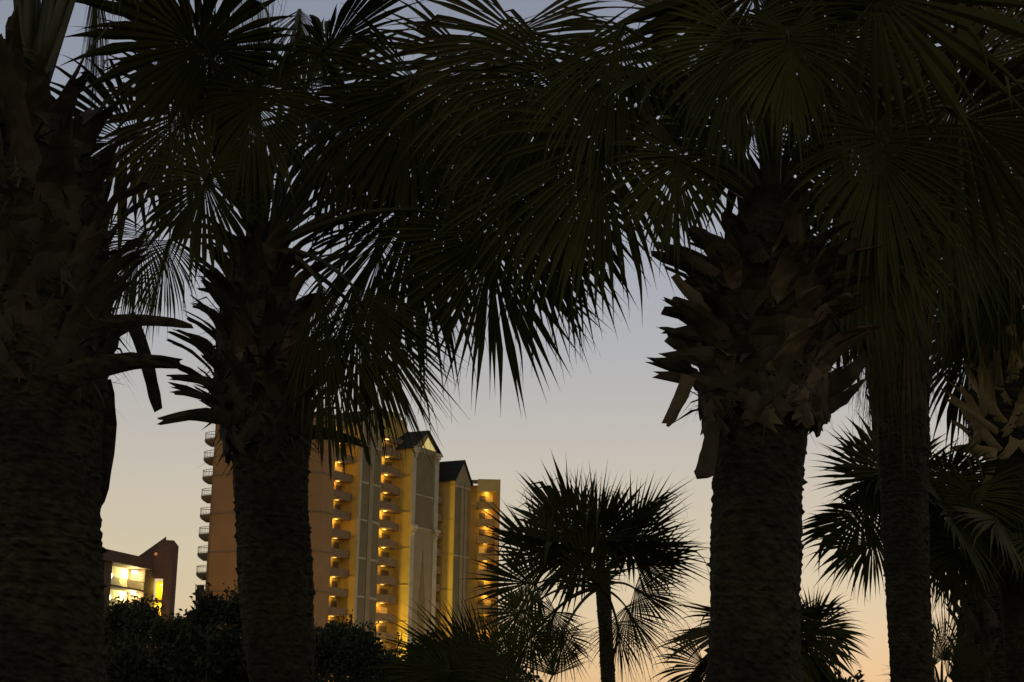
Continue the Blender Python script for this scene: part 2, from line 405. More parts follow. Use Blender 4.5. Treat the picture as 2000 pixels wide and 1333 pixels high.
# front edge line: right part nearer; roof runs down to the right
LA = PL(120, 1055, 200); LB = PL(284, 1094, 222); LC = PL(300, 1098, 224); LD = PL(325, 1058, 226); LE = PL(339, 1058, 228)
LA2, LB2, LD2, LE2 = [Vector((p.x, p.y)) for p in (LA, LB, LD, LE)]
fd = (LB2-LA2).normalized(); fn = Vector((-fd.y, fd.x))      # inward
if fn.y < 0: fn = -fn
zr = PL(200, 1074, 0+(LA2+fd*0).y*0+208).z
def seg(name, m, P, e1, e2, z0, z1):
    b = MB(); b.box(P, e1, e2, z0, z1); return b.build(name, m, low)
Lf = (LB2-LA2).length
def fpx(px): return hit(LA2, fd, px, 1120)
zroof = zat(fpx(240), 240, 1082)
Fh = 3.0
seg('rear_wall', M['cream'], LA2+fn*2.6, fd*(Lf), fn*9, 0, zroof-1.2)
seg('fascia', M['brown_wall'], LA2-fn*.6-fd*2, fd*(Lf+3.2), fn*13, zroof-1.5, zroof)
PA = [fpx(p) for p in (160, 202, 217, 282, 302)]
seg('column', M['brown_wall'], PA[1]-fn*.1, PA[2]-PA[1], fn*2.69, 0, zroof-1.5)
seg('column', M['brown_wall'], PA[3]-fn*.1, PA[4]-PA[3], fn*2.69, 0, zroof-1.5)
for k in range(1, 8):
    zz = zroof-1.5-k*Fh
    if zz < 1: break
    sl = seg('corridor_floor', M['brown_wall'], LA2-fn*.05, PA[3]-LA2, fn*2.62, zz-.25, zz)
    for P, Q in ((LA2, PA[1]), (PA[2], PA[3])):
        b = MB(); n = int((Q-P).length/.16)
        for i in range(n+1):
            b.box(P+(Q-P)*(i/max(n, 1)), fd*.04, fn*.04, zz+.003, zz+1.0)
        b.box(P-fn*.01, (Q-P), fn*.06, zz+1.003, zz+1.08); b.build('railing', M['white'], low)
    if k < 4:
        P, Q = PA[2], PA[3]
        seg('corridor_door', M['brown_wall'], P+(Q-P)*.30+fn*2.55, (Q-P)*.14, fn*.04, zz+.01, zz+2.1)
        seg('corridor_door', M['brown_wall'], P+(Q-P)*.06+fn*2.55, (Q-P)*.10, fn*.04, zz+.01, zz+2.1)
        c = P+(Q-P)*.93+fn*1.2
        v = MB(); v.box(c-fd*.25-fn*.25, fd*.5, fn*.5, zz+2.35, zz+2.65); v.build('ceiling_lamp', M['lamp_white'], low)
        lampo(c-fd*.3, zz+2.1, 150, (1, .90, .36), low, .3)
        c2 = P+(Q-P)*.42+fn*2.3
        v = MB(); v.add(*tube([Vector((*c2, zz+1.55)), Vector((*(c2-fn*.12), zz+1.55))], [.33, .33], 12)); v.build('wall_lamp', M['lamp_white'], low)
# stair tower with slanted top
T0 = PA[4]; T1 = hit(T0, Vector((1, .12)).normalized(), 320, 1120); T2 = hit(T1, Vector((1, .35)).normalized(), 336, 1120)
dT = (T1-T0).normalized(); nT = Vector((-dT.y, dT.x))
ztp = zat(T1, 326, 1049); zl = zroof-.1
T00 = hit(T0, dT, 262, 1100)
b = MB()
def slab(P, zt0, Q, zt1, th, z0):
    b.add([(*P, z0), (*Q, z0), (*Q, zt1), (*P, zt0), (*(P+nT*th), z0), (*(Q+nT*th), z0), (*(Q+nT*th), zt1), (*(P+nT*th), zt0)],
          [(0, 1, 2, 3), (7, 6, 5, 4), (0, 4, 5, 1), (1, 5, 6, 2), (2, 6, 7, 3), (3, 7, 4, 0)])
slab(T00-nT*.4+dT*.2, zroof+.25, T1+nT*-.4, ztp, .5, zroof-2.6)
b.build('slanted_wall', M['brown_wall'], low)
seg('stair_wall', M['brown_wall'], T1-nT*.4, T2-T1, nT*8, 0, ztp-.5)
seg('stair_back', M['cream'], T0+nT*2.5+dT*.1, (T1-T0)*.97, nT*4, 0, zroof-2.7)
M['amber_paint'] = mat('amber_stair_wall', (.62, .40, .08), (.66, .44, .1), 1, .85)
seg('stair_back', M['amber_paint'], T0+nT*2.2+dT*.1, (T1-T0)*.97, nT*.28, 0, zroof-2.7)
for k in range(1, 8):
    zz = zroof-2.9-k*Fh
    if zz < 1: break
    seg('stair_landing', M['brown_wall'], T0-nT*.35+dT*.05, (T1-T0)*.98, nT*2.4, zz, zz+.25)
    if k < 4:
        c = T0+(T1-T0)*.72+nT*1.0
        v = MB(); v.box(c-dT*.2, dT*.4, nT*.3, zz+2.4, zz+2.65); v.build('ceiling_lamp', M['lamp_warm'], low)
        lampo(c, zz+2.2, 85, (1, .70, .06), low, .25)
c = T0+(T1-T0)*.05-nT*.7
v = MB(); v.add(*tube([Vector((*c, zroof+.9)), Vector((*(c-nT*.2), zroof+.9))], [.22, .22], 10)); v.build('wall_lamp', mat('lamp_red', (.6, .3, .2), None, emit=(1, .3, .08), strength=.07), low)
#@@PALMS
# ------------------------------------------------------------------ palms
Z = Vector((0, 0, 1))
TT = [0.0, 0.03, .2, .38, .48, .58, .68, .78, .88, .95, 1.0]
def fan(H0, a, n, R, rnd, N=40, spread=150, droop=.6, fused=.42, costa=.22, wid=1.0):
    """costapalmate leaf: folded segments fused near the hub, free and drooping at the tips"""
    a = a.normalized(); n = (n-a*n.dot(a)).normalized(); b = n.cross(a)
    A = np.array(a); B = np.array(b); Nn = np.array(n); H0 = np.array(H0); zz = np.array((0, 0, -1.0))
    vs = []; fs = []; sp = math.radians(spread); dth = 2*sp/N
    fold = rnd.uniform(.0, .35)
    for i in range(N):
        th = -sp+(i+.5)*dth+rnd.gauss(0, .018)
        f = abs(th)/sp
        L = R*(1.0-.34*f**1.6)*rnd.uniform(.9, 1.2)
        d = A*math.cos(th)+B*math.sin(th)-Nn*fold*abs(math.sin(th))*.8
        d /= np.linalg.norm(d)
        p = H0.copy(); off = A*(R*costa*(1-f)**1.3*.9)+zz*R*.10*droop*(1-f)
        side = np.cross(Nn, d); side /= np.linalg.norm(side)
        base = len(vs); fu = fused*rnd.uniform(.85, 1.12); prev = 0.0
        k1 = droop*rnd.uniform(.6, 1.4); brk = rnd.random() < .14; bt = rnd.uniform(.5, .8)
        wmax = 2*fu*L*math.tan(dth/2)*1.06*wid
        tw = rnd.gauss(0, .35)
        for t in TT:
            step = (t-prev)*L; prev = t
            g = k1*(.15+1.9*t*t)*(t > .1)
            d = d+zz*g*step/R
            if brk and t > bt: d = d+zz*.9
            d /= np.linalg.norm(d)
            p = p+d*step
            if t == .03: p = p+off
            if t < fu: wd = max(2*t*L*math.tan(dth/2)*1.06, .004)
            else:
                q = (t-fu)/(1-fu); wd = wmax*(1-q)**1.35*(1-.25*q)+.0009
            s2 = side*math.cos(tw*max(0, t-fu))+Nn*math.sin(tw*max(0, t-fu))
            mdl = p-Nn*wd*.28
            vs += [p-s2*wd*.5, mdl, p+s2*wd*.5]
        if rnd.random() < .35:                 # loose thread hanging from the split
            mv = np.array(vs[base+(5 if rnd.random() < .5 else 7)*3+1]); l_ = R*rnd.uniform(.06, .22); dv = d*rnd.uniform(.3, 1)+zz*.9+side*rnd.gauss(0, .5)
            q = len(vs); pr_ = mv
            for j in range(5):
                vs += [pr_-side*.0011, pr_+side*.0011]
                if j: fs.append((q+2*j-2, q+2*j-1, q+2*j+1, q+2*j))
                dv = dv+zz*.35+side*rnd.gauss(0, .25); dv /= np.linalg.norm(dv); pr_ = pr_+dv*l_/4
        for j in range(len(TT)-1):
            q = base+j*3
            fs += [(q, q+1, q+4, q+3), (q+1, q+2, q+5, q+4)]
    return vs, fs
def frond(root, C, Hb, a, n, R, rnd, droop=.6, m='frond', N=40, spread=150, fused=.42, bulge=.25, rs=.018, wid=1.0):
    vs, fs = fan(Hb, a, n, R, rnd, N, spread, droop, fused, wid=wid)
    o = mesh_obj('frond', vs, fs, M[m], root, org=root.location)
    mid = (C+Hb)/2+Z*(Hb-C).length*bulge
    e = Hb+a.normalized()*R*.16
    pts = bez(C, mid, Hb, 9)+[e]
    rr = [rs*(1.35-.75*i/9) for i in range(10)]+[rs*.3]
    v, f = tube(pts, rr, 6, .65)
    s = mesh_obj('leaf_stalk', v, f, M['stalk'], root, True, org=root.location)
    s.parent = o; s.location = (0, 0, 0)
    return o
def palm_root(label, base, group='cabbage palms'):
    return thing('palm_tree', label, 'palm tree', base, group)
def make_trunk(root, prof, Y, rnd, rough=.05, m='trunk', ztop=None):
    """prof: list of (py, cx, half width in px) from the top down"""
    pts = []; rad = []
    for py, cx, hw in prof:
        p = W(cx, py, Y); pts.append(p); rad.append((W(cx+hw, py, Y)-p).length)
    pts.append(Vector((pts[-1].x, pts[-1].y, -.15))); rad.append(rad[-1]*1.25)
    # resample
    P = []; Rr = []
    for i in range(len(pts)-1):
        n = max(2, int((pts[i]-pts[i+1]).length/.013))
        for j in range(n):
            t = j/n; P.append(pts[i].lerp(pts[i+1], t)); Rr.append(rad[i]*(1-t)+rad[i+1]*t)
    P.append(pts[-1]); Rr.append(rad[-1])
    n = 56; vs = []; fs = []
    ph = [rnd.uniform(0, 6.28) for _ in range(6)]
    rowj = [rnd.gauss(0, rough*.16)+rough*.5*math.sin(p.z*9+ph[2])*math.sin(p.z*3.1+ph[3]) for p in P]
    for i, (p, r) in enumerate(zip(P, Rr)):
        for k in range(n):
            th = 2*math.pi*k/n
            q = 1+rough*.5*math.sin(3*th+ph[0]+p.z*1.3)+rough*.4*math.sin(7*th+ph[1]-p.z*4)+rough*rnd.uniform(-.4, .4)+rowj[i]+rough*.34*(((p.z+.012*math.sin(2*th+ph[4])+.006*math.sin(9*th))/.055) % 1)**2
            if rnd.random() < .02: q += rough*1.6
            vs.append(Vector((p.x+math.cos(th)*r*q, p.y+math.sin(th)*r*q, p.z)))
    for i in range(len(P)-1):
        for k in range(n):
            k2 = (k+1) % n; fs.append((i*n+k, (i+1)*n+k, (i+1)*n+k2, i*n+k2))
    fs.append(tuple(range(n)))
    o = mesh_obj('trunk', vs, fs, M[m], root, False, org=root.location)
    return list(zip(P, Rr))
def ribbon(pts, wid, thk, nrm):
    """thick tapering strip with a crescent section; nrm: outward side"""
    vs = []; fs = []
    for i, p in enumerate(pts):
        t = (pts[min(i+1, len(pts)-1)]-pts[max(i-1, 0)]).normalized()
        s = t.cross(nrm).normalized(); u = s.cross(t)
        w2 = wid[i]/2; h = thk[i]
        for x, y in ((-1, .0), (-.55, .55), (0, .8), (.55, .55), (1, 0), (.5, -.35), (-.5, -.35)):
            vs.append(p+s*x*w2+u*y*h)
    tE = (pts[-1]-pts[-2]).normalized(); rg = random.Random(int(abs(pts[0].x*7919+pts[0].z*104729)*100))
    for k in range(7): vs[-7+k] = vs[-7+k]+tE*wid[0]*rg.uniform(-.45, .35)
    for i in range(1, len(pts)-1):
        j_ = rg.uniform(-.05, .05)*wid[0]
        for k in range(7): vs[i*7+k] = vs[i*7+k]+nrm*j_+Vector((rg.uniform(-1, 1), rg.uniform(-1, 1), rg.uniform(-1, 1)))*wid[0]*.035
    for i in range(len(pts)-1):
        for k in range(7):
            k2 = (k+1) % 7; fs.append((i*7+k, i*7+k2, (i+1)*7+k2, (i+1)*7+k))
    fs += [tuple(range(7))[::-1], tuple(range((len(pts)-1)*7, len(pts)*7))]
    return vs, fs
def boot(root, axis, r, az, L, w, rnd, m='boot', out=.9, up=.8, legs=True):
    """old leaf base: a split foot clasping the trunk and a cut stub pointing out"""
    rad = Vector((math.cos(az), math.sin(az), 0)); tan = Vector((-math.sin(az), math.cos(az), 0))
    b = MB(); P0 = axis+rad*(r*.93)
    sk = rnd.gauss(0, .12)
    d1 = (Z*1.0+rad*.25+tan*sk).normalized(); d2 = (rad*out+Z*up+tan*sk*2).normalized()
    p1 = P0+d1*L*.4; p2 = p1+d2*L*.6
    pts = bez(P0-Z*.02, p1, p2, 6)
    b.add(*ribbon(pts, [w*q_ for q_ in (1, .92, .8, .68, .56, .47, .36*rnd.uniform(.5, 1.3))], [w*.12*(1-.09*i) for i in range(7)], rad))
    if legs:
        for s in (-1, 1):
            a2 = az+s*w*.95/r; q = axis+Vector((math.cos(a2), math.sin(a2), 0))*r*.97-Z*(w*1.0)
            am = az+s*w*.35/r; qm = axis+Vector((math.cos(am), math.sin(am), 0))*r*1.06-Z*(w*.55)
            b.add(*ribbon(bez(P0+d1*L*.15+rad*.006, qm, q, 5), [w*.62*(1-.07*i) for i in range(6)], [w*.09]*6, rad))
    return b.build('leaf_base', M[m], root)
def boots_on(root, tr, z0, z1, n, L, w, rnd, m='boot', mtan=None, out=.9, up=.8):
    seg_ = [q for q in tr if z0 <= q[0].z <= z1]
    if not seg_: return
    for i in range(n):
        t = i/n; z = z1-(z1-z0)*t
        p, r = min(seg_, key=lambda q: abs(q[0].z-z))
        az = i*2.39996+rnd.gauss(0, .15)
        mm = mtan if (mtan and rnd.random() < .35) else m
        ax = Vector((p.x, p.y, z))
        oo = out*rnd.uniform(.6, 1.3)
        boot(root, ax, r, az, L*rnd.uniform(.55, 1.3), w*rnd.uniform(.75, 1.2), rnd, mm, oo, up*rnd.uniform(.6, 1.2))
def fibres(root, tr, z0, z1, n, L, rnd):
    """loose leaf-base fibre and torn threads caught between the bases"""
    seg_ = [q for q in tr if z0 <= q[0].z <= z1]; vs = []; fs = []
    for i in range(n):
        p, r = seg_[rnd.randrange(len(seg_))]; az = rnd.uniform(0, 6.283)
        rad = Vector((math.cos(az), math.sin(az), 0)); tan = Vector((-rad.y, rad.x, 0))
        d = (rad*rnd.uniform(.3, 1)+tan*rnd.gauss(0, .6)+Z*rnd.gauss(.1, .6)).normalized(); l = L*rnd.uniform(.4, 1.5)
        a = p+rad*r*.95; c = a+d*l-Z*l*rnd.uniform(0, .5); m_ = a+d*l*.5+Z*l*.08
        w_ = tan*rnd.uniform(.002, .007) if rnd.random() < .75 else tan*rnd.uniform(.01, .025)
        k = len(vs); vs += [a-w_, a+w_, m_+w_*.8, m_-w_*.8, c]; fs += [(k, k+1, k+2, k+3), (k+3, k+2, k+4)]
    o = mesh_obj('fibre', vs, fs, M['boot'], root, org=root.location)
def stub(root, pts3, w0, w1, m='boot', th=.16):
    """a single long stub through given points"""
    n = 8; P = bez(*pts3, n)
    nr = (CAM-P[0]).normalized()
    b = MB(); b.add(*ribbon(P, [w0+(w1-w0)*i/n for i in range(n+1)], [(w0+(w1-w0)*i/n)*th for i in range(n+1)], nr))
    b.build('leaf_base', M[m], root)
def crown(root, C, n, pet, R, rnd, el0=-25, el1=80, droop=.6, N=36, az0=0, pts=None, skip=None, old=.3, rs=.018):
    """ring of fronds in a golden spiral, youngest upright in the middle"""
    for i in range(n):
        t = (i+.5)/n
        el = math.radians(el1+(el0-el1)*t**.85); az = az0+i*2.39996+rnd.gauss(0, .12)
        h = Vector((math.cos(az), math.sin(az), 0))
        if skip and skip(az % (2*math.pi), el): continue
        d = h*math.cos(el)+Z*math.sin(el)
        p = pet*rnd.uniform(.85, 1.15)*(.75+.35*t)
        sag = p*(.10+.30*t)*max(0, math.cos(el))
        Hb = C+d*p-Z*sag
        a = (h*math.cos(el-.55-.5*t)+Z*math.sin(el-.55-.5*t)+Vector((rnd.gauss(0, .1), rnd.gauss(0, .1), rnd.gauss(0, .1)))).normalized()
        nn = (Z*math.cos(el)-h*math.sin(el)*1.0+Vector((rnd.gauss(0, .45), rnd.gauss(0, .45), rnd.gauss(0, .2))))
        mm = 'frond_old' if rnd.random() < old*(.4+t) else 'frond'
        frond(root, C+h*.05, Hb, a, nn, R*rnd.uniform(.85, 1.1), rnd, droop*rnd.uniform(.7, 1.4)*(.6+.8*t), mm, N, rnd.uniform(120, 160), rnd.uniform(.46, .60), rs=rs)
def pxfrond(root, Cpx, Y, hx, hy, ang, Rpx, rnd, dz=0, lean=0, droop=.5, m='frond', N=56, spread=140, fused=.56, bulge=.25, twist=0, rs=.022, wid=1.0):
    """a frond whose hub shows at (hx,hy), dz metres behind its crown, pointing ang degrees (0 right, 90 down)"""
    C = W(Cpx[0], Cpx[1], Y); Hb = W(hx, hy, Y+dz); k = (Y+dz)/F*1.03
    if N == 56: N = 64; droop *= 1.35
    r = math.radians(ang); a = RIGHT*math.cos(r)+DOWN*math.sin(r)+FWD*lean
    n = -FWD+RIGHT*rnd.gauss(twist, .15)-DOWN*(rnd.gauss(.25, .15))
    return frond(root, C, Hb, a, n, Rpx*k, rnd, droop, m, N, spread, fused, bulge, rs, wid)

PALMS = {}
sk = lambda a, e: math.sin(a) < -.1 and e < 1.0
def start(key, label, prof, Y, seed, rough=.05, m='trunk'):
    rnd = random.Random(seed)
    py, cx, hw = prof[-1]; b = W(cx, py, Y)
    root = palm_root(label, (b.x, b.y, 0))
    tr = make_trunk(root, prof, Y, rnd, rough, m)
    PALMS[key] = (root, tr, Y, rnd); return root, tr, rnd

# -- A: big trunk at the left edge
root, tr, rnd = start('A', 'thick dark palm trunk filling the left edge, largest of all', [(110, 45, 25), (200, 50, 55), (300, 66, 105), (400, 75, 118), (500, 85, 124), (740, 92, 112), (850, 85, 105), (1010, 82, 110), (1333, 84, 124)], 6.0, 11)
Y = 6.0
boots_on(root, tr, W(90, 740, Y).z, W(60, 210, Y).z, 70, .34, .16, rnd, 'boot', None, .8, .7)
fibres(root, tr, W(90, 780, Y).z, W(60, 240, Y).z, 400, .16, rnd)
stub(root, (W(170, 650, Y-.25), W(240, 610, Y-.28), W(372, 637, Y-.3)), .07, .028, 'trunk')
stub(root, (W(120, 745, Y-.27), W(230, 690, Y-.3), W(342, 710, Y-.3)), .11, .04, 'trunk')
stub(root, (W(255, 620, Y-.1), W(290, 700, Y-.12), W(306, 796, Y-.12)), .06, .042, 'trunk')
stub(root, (W(196, 745, Y+.05), W(225, 850, Y+.1), W(188, 985, Y+.1)), .085, .06, 'trunk')
Cc = W(62, 130, Y)
for i in range(5): pass
crown(root, Cc, 9, 1.5, .8, rnd, 70, 86, .3, 38, .4, rs=.024, skip=lambda a, e: math.sin(a) < -.2)
pxfrond(root, (75, 190), Y, 190, -150, -60, 300, rnd, dz=.1, bulge=.02, rs=.034)
pxfrond(root, (55, 190), Y, 20, -170, -120, 300, rnd, dz=.1, bulge=.02, rs=.034)
pxfrond(root, (70, 190), Y, 75, -200, -90, 260, rnd, dz=.3, bulge=.02, rs=.016)
pxfrond(root, (60, 200), Y, -60, 60, 150, 260, rnd, dz=-.1, bulge=.1, rs=.024)

# -- B: left palm in front of the tower
root, tr, rnd = start('B', 'ragged palm in front of the hotel tower, cut leaf bases bristling below its crown', [(470, 505, 35), (560, 505, 62), (640, 512, 85), (760, 515, 92), (850, 522, 82), (885, 530, 72), (960, 530, 70), (1100, 538, 72), (1200, 542, 70), (1333, 548, 62)], 7.9, 22)
Y = 7.9
boots_on(root, tr, W(520, 865, Y).z, W(505, 500, Y).z, 100, .36, .12, rnd, 'boot', 'boot_mid', 1.25, .42)
fibres(root, tr, W(520, 890, Y).z, W(505, 520, Y).z, 420, .16, rnd)
CB = (508, 500)
stub(root, (W(450, 820, Y-.2), W(390, 800, Y-.25), W(317, 822, Y-.28)), .09, .04)
stub(root, (W(440, 760, Y-.2), W(390, 735, Y-.2), W(332, 738, Y-.2)), .06, .03)
stub(root, (W(440, 790, Y-.2), W(380, 765, Y-.2), W(335, 768, Y-.2)), .05, .02)
stub(root, (W(440, 640, Y-.2), W(410, 600, Y-.2), W(383, 600, Y-.2)), .06, .02)
stub(root, (W(590, 845, Y-.15), W(640, 840, Y-.2), W(708, 868, Y-.2)), .09, .03)
crown(root, W(508, 500, Y), 8, 1.25, .8, rnd, 48, 84, skip=sk, droop= .6, N=36, az0=.9)
B = lambda hx, hy, a, R, **k: pxfrond(root, CB, Y, hx, hy, a, R, rnd, **k)
B(375, 190, 118, 240, dz=-.3, droop=.35, m='frond_old', spread=165, fused=.6)
B(410, 330, 112, 180, dz=-.4, droop=.4, spread=165, fused=.6)
B(310, 20, 80, 260, dz=-.5, droop=.8, m='frond_dead', spread=30)
B(400, 0, 78, 300, dz=-.5, droop=.6, m='frond_dead', spread=25)
B(585, 20, 95, 180, dz=.2, droop=.8, spread=60)
B(505, 230, -90, 330, dz=0, droop=.1, spread=14, fused=.3)
B(480, 300, -95, 330, dz=.1, droop=.1, spread=10, fused=.3)
B(285, 450, 130, 190, dz=.3, droop=1.4, spread=90)
B(330, 470, 110, 150, dz=-.2, droop=1.2, spread=80)
B(955, 440, 86, 290, dz=-.35, droop=.12, spread=120, fused=.56)
B(990, 380, 62, 290, dz=-.1, droop=.3, spread=80)
B(810, 350, 95, 340, dz=.3, droop=.8, spread=110, fused=.58)
B(625, 553, 80, 300, dz=-.45, droop=.10, spread=36, fused=.85, wid=1.2)
B(690, 560, 66, 300, dz=-.4, droop=.12, spread=48, fused=.62)
B(745, 430, 92, 270, dz=.1, droop=1.0, spread=100)
B(650, 215, 85, 230, dz=.2, droop=.6)
B(715, 190, 105, 210, dz=-.2, droop=.8, m='frond_old', spread=110)
B(810, 150, 95, 280, dz=-.3, droop=.6)
B(915, 110, 92, 290, dz=.1, droop=.6)
B(870, 270, 85, 300, dz=.4, droop=.6, m='frond_old')
B(500, 170, 95, 210, dz=-.5, droop=.7)
B(190, -60, 90, 240, dz=.4, droop=1.2, spread=16)
B(690, 600, 70, 230, dz=.2, droop=.7, spread=80)
# -- C: palm right of centre
root, tr, rnd = start('C', 'stout palm right of centre with a swollen collar of tan leaf bases', [(380, 1510, 55), (480, 1500, 82), (600, 1492, 108), (740, 1490, 122), (800, 1488, 108), (850, 1484, 90), (900, 1482, 86), (1000, 1478, 86), (1150, 1475, 86), (1333, 1472, 92)], 6.6, 33)
Y = 6.6
boots_on(root, tr, W(1490, 785, Y).z, W(1500, 515, Y).z, 96, .30, .18, rnd, 'boot', 'boot_mid', 1.25, .38)
fibres(root, tr, W(1490, 840, Y).z, W(1500, 480, Y).z, 520, .15, rnd)
stub(root, (W(1400, 540, Y-.2), W(1350, 500, Y-.2), W(1284, 478, Y-.2)), .06, .03)
stub(root, (W(1440, 760, Y-.2), W(1370, 745, Y-.2), W(1286, 732, Y-.2)), .08, .035)
stub(root, (W(1345, 735, Y-.22), W(1330, 780, Y-.22), W(1305, 825, Y-.22)), .065, .045, 'boot_mid')
stub(root, (W(1420, 660, Y-.2), W(1360, 640, Y-.2), W(1300, 655, Y-.2)), .09, .04)
stub(root, (W(1420, 610, Y-.2), W(1350, 590, Y-.2), W(1322, 545, Y-.2)), .08, .035, 'boot_mid')
stub(root, (W(1430, 700, Y-.2), W(1370, 690, Y-.2), W(1305, 700, Y-.2)), .10, .05)
stub(root, (W(1560, 700, Y-.2), W(1610, 690, Y-.2), W(1672, 650, Y-.15)), .10, .04)
stub(root, (W(1395, 825, Y-.2), W(1388, 880, Y-.22), W(1372, 935, Y-.22)), .055, .085)
stub(root, (W(1600, 760, Y-.1), W(1660, 745, Y-.1), W(1695, 690, Y-.1)), .12, .04)
stub(root, (W(1580, 800, Y-.1), W(1640, 800, Y-.1), W(1680, 745, Y-.1)), .09, .03)
CC = (1510, 420)
crown(root, W(1510, 400, Y), 8, 1.15, .8, rnd, 42, 84, .6, 36, 2.1, skip=sk)
B = lambda hx, hy, a, R, **k: pxfrond(root, CC, Y, hx, hy, a, R, rnd, **k)
B(1190, 240, 108, 330, dz=-.1, droop=.8)
B(1325, 290, 98, 190, dz=-.3, droop=.8)
B(1070, 300, 78, 300, dz=.3, droop=.4, spread=120)
B(1090, 130, 95, 320, dz=.1, droop=.6)
B(1010, 60, 100, 340, dz=.3, droop=.6, m='frond_old')
B(1215, 50, 112, 280, dz=-.3, droop=.7, spread=90)
B(1440, 60, 95, 240, dz=-.5, droop=.8)
B(1540, 60, 85, 210, dz=-.5, droop=.9)
B(1505, 150, -90, 330, dz=0, droop=.1, spread=14, fused=.3)
B(1710, 250, 80, 280, dz=-.2, droop=.9)
B(1690, 380, 85, 290, dz=-.1, droop=1.1)
B(1640, 480, 92, 220, dz=.3, droop=1.2, m='frond_old')
B(1630, 60, 80, 260, dz=-.3, droop=.8)
# -- D: taller palm, slender trunk
root, tr, rnd = start('D', 'slender straight palm trunk beside the stout one, dead fronds hanging down it', [(0, 1745, 62), (150, 1748, 62), (400, 1752, 60), (700, 1752, 60), (850, 1760, 52), (1000, 1768, 45), (1200, 1777, 41), (1333, 1783, 42)], 9.5, 44)
Y = 9.5
boots_on(root, tr, W(1752, 830, Y).z, W(1748, 60, Y).z, 60, .2, .11, rnd, 'boot', None, .4, 1.0)
CD = (1748, 40)
crown(root, W(1748, 30, Y), 12, 1.1, .95, rnd, 5, 70, .7, 36, .2, skip=sk)
B = lambda hx, hy, a, R, **k: pxfrond(root, CD, Y, hx, hy, a, R, rnd, **k)
B(1870, 110, 50, 290, dz=-.4, droop=.4, m='frond_old')
B(1900, 260, 65, 300, dz=-.3, droop=.5)
B(1840, 330, 80, 290, dz=-.5, droop=.7)
B(1660, 150, 110, 200, dz=.2, droop=.7)
B(1690, 360, 100, 260, dz=.4, droop=1.1, spread=80)
B(1930, 60, 60, 330, dz=.3, droop=.6)
B(1960, 330, 80, 260, dz=.3, droop=.7)
for hx, hy, L in ((1700, 250, 430), (1690, 420, 330), (1735, 330, 420), (1790, 280, 360), (1815, 380, 300), (1660, 330, 300), (1715, 560, 260), (1770, 500, 300)):
    B(hx, hy, rnd.uniform(86, 96), L, dz=-.42, droop=1.2, spread=28, m=rnd.choice(['frond_old', 'frond', 'frond_dead']), fused=.35)
# -- E: pale lattice at the right edge
root, tr, rnd = start('E', 'palm at the right edge with a pale tan lattice of leaf bases', [(600, 1955, 40), (720, 1955, 62), (850, 1960, 66), (900, 1970, 40), (1000, 1972, 36), (1150, 1985, 32), (1333, 1998, 32)], 10.5, 55)
Y = 10.5
boots_on(root, tr, W(1955, 880, Y).z, W(1955, 620, Y).z, 46, .3, .12, rnd, 'boot_tan_lit', 'boot_tan_lit', .7, .8)
stub(root, (W(1945, 890, Y-.2), W(1900, 872, Y-.25), W(1862, 878, Y-.25)), .09, .04, 'boot_tan_lit')
stub(root, (W(1935, 880, Y-.25), W(1940, 930, Y-.25), W(1905, 985, Y-.25)), .08, .035, 'boot_tan_lit')
stub(root, (W(1950, 845, Y-.2), W(1890, 800, Y-.2), W(1848, 780, Y-.2)), .05, .02, 'boot_tan_lit')
CE = (1958, 600)
crown(root, W(1958, 590, Y), 10, .8, .6, rnd, 20, 84, .6, 36, 1.2, skip=sk)
B = lambda hx, hy, a, R, **k: pxfrond(root, CE, Y, hx, hy, a, R, rnd, **k)
B(1893, 615, 140, 130, dz=-.1, droop=.7, spread=150)
B(1900, 640, 100, 190, dz=.3, droop=.9)
B(1985, 560, 80, 200, dz=-.3, droop=.8)
B(1900, 470, 110, 200, dz=.1, droop=.8)
B(1960, 500, 95, 200, dz=-.4, droop=.9)
# -- F: small palm in the middle distance
root, tr, rnd = start('F', 'small round-headed palm standing clear against the sunset right of the tower', [(1110, 1176, 15), (1180, 1180, 14), (1250, 1184, 13), (1333, 1188, 14)], 19., 66, .08)
crown(root, W(1165, 1135, Y), 7, .34, .62, rnd, 45, 84, .12, 40, 0, old=.0, rs=.014)
B = lambda hx, hy, a, R, **k: pxfrond(root, (1172, 1150), Y, hx, hy, a, R, rnd, N=42, rs=.014, **k)
B(1225, 1075, -62, 135, droop=.08, spread=95, fused=.5)
B(1165, 1065, -88, 125, droop=.05, spread=80, fused=.5, dz=.25)
B(1120, 1065, -108, 135, droop=.08, spread=90, fused=.5)
B(1070, 1095, -138, 125, droop=.12, spread=110, fused=.5, dz=-.2)
B(1048, 1140, -170, 112, droop=.25, spread=120, fused=.5)
B(1030, 1190, 165, 88, droop=.3, spread=150, fused=.45, dz=-.25)
B(1085, 1195, 120, 85, droop=.4, spread=120, fused=.45, dz=.2)
B(1245, 1110, -22, 112, droop=.25, spread=100, fused=.5)
B(1240, 1150, 20, 100, droop=.5, spread=90, fused=.4, dz=.2)
B(1222, 1185, 55, 120, droop=.5, spread=90, fused=.3)
B(1205, 1215, 80, 100, droop=.6, spread=90, fused=.35, dz=.3)
B(1150, 1130, -95, 100, droop=.1, spread=120, dz=-.3)
B(1045, 1235, 140, 95, droop=.3, spread=140, fused=.4, dz=.2)
B(1100, 1235, 95, 85, droop=.3, spread=120, fused=.4, dz=-.2)
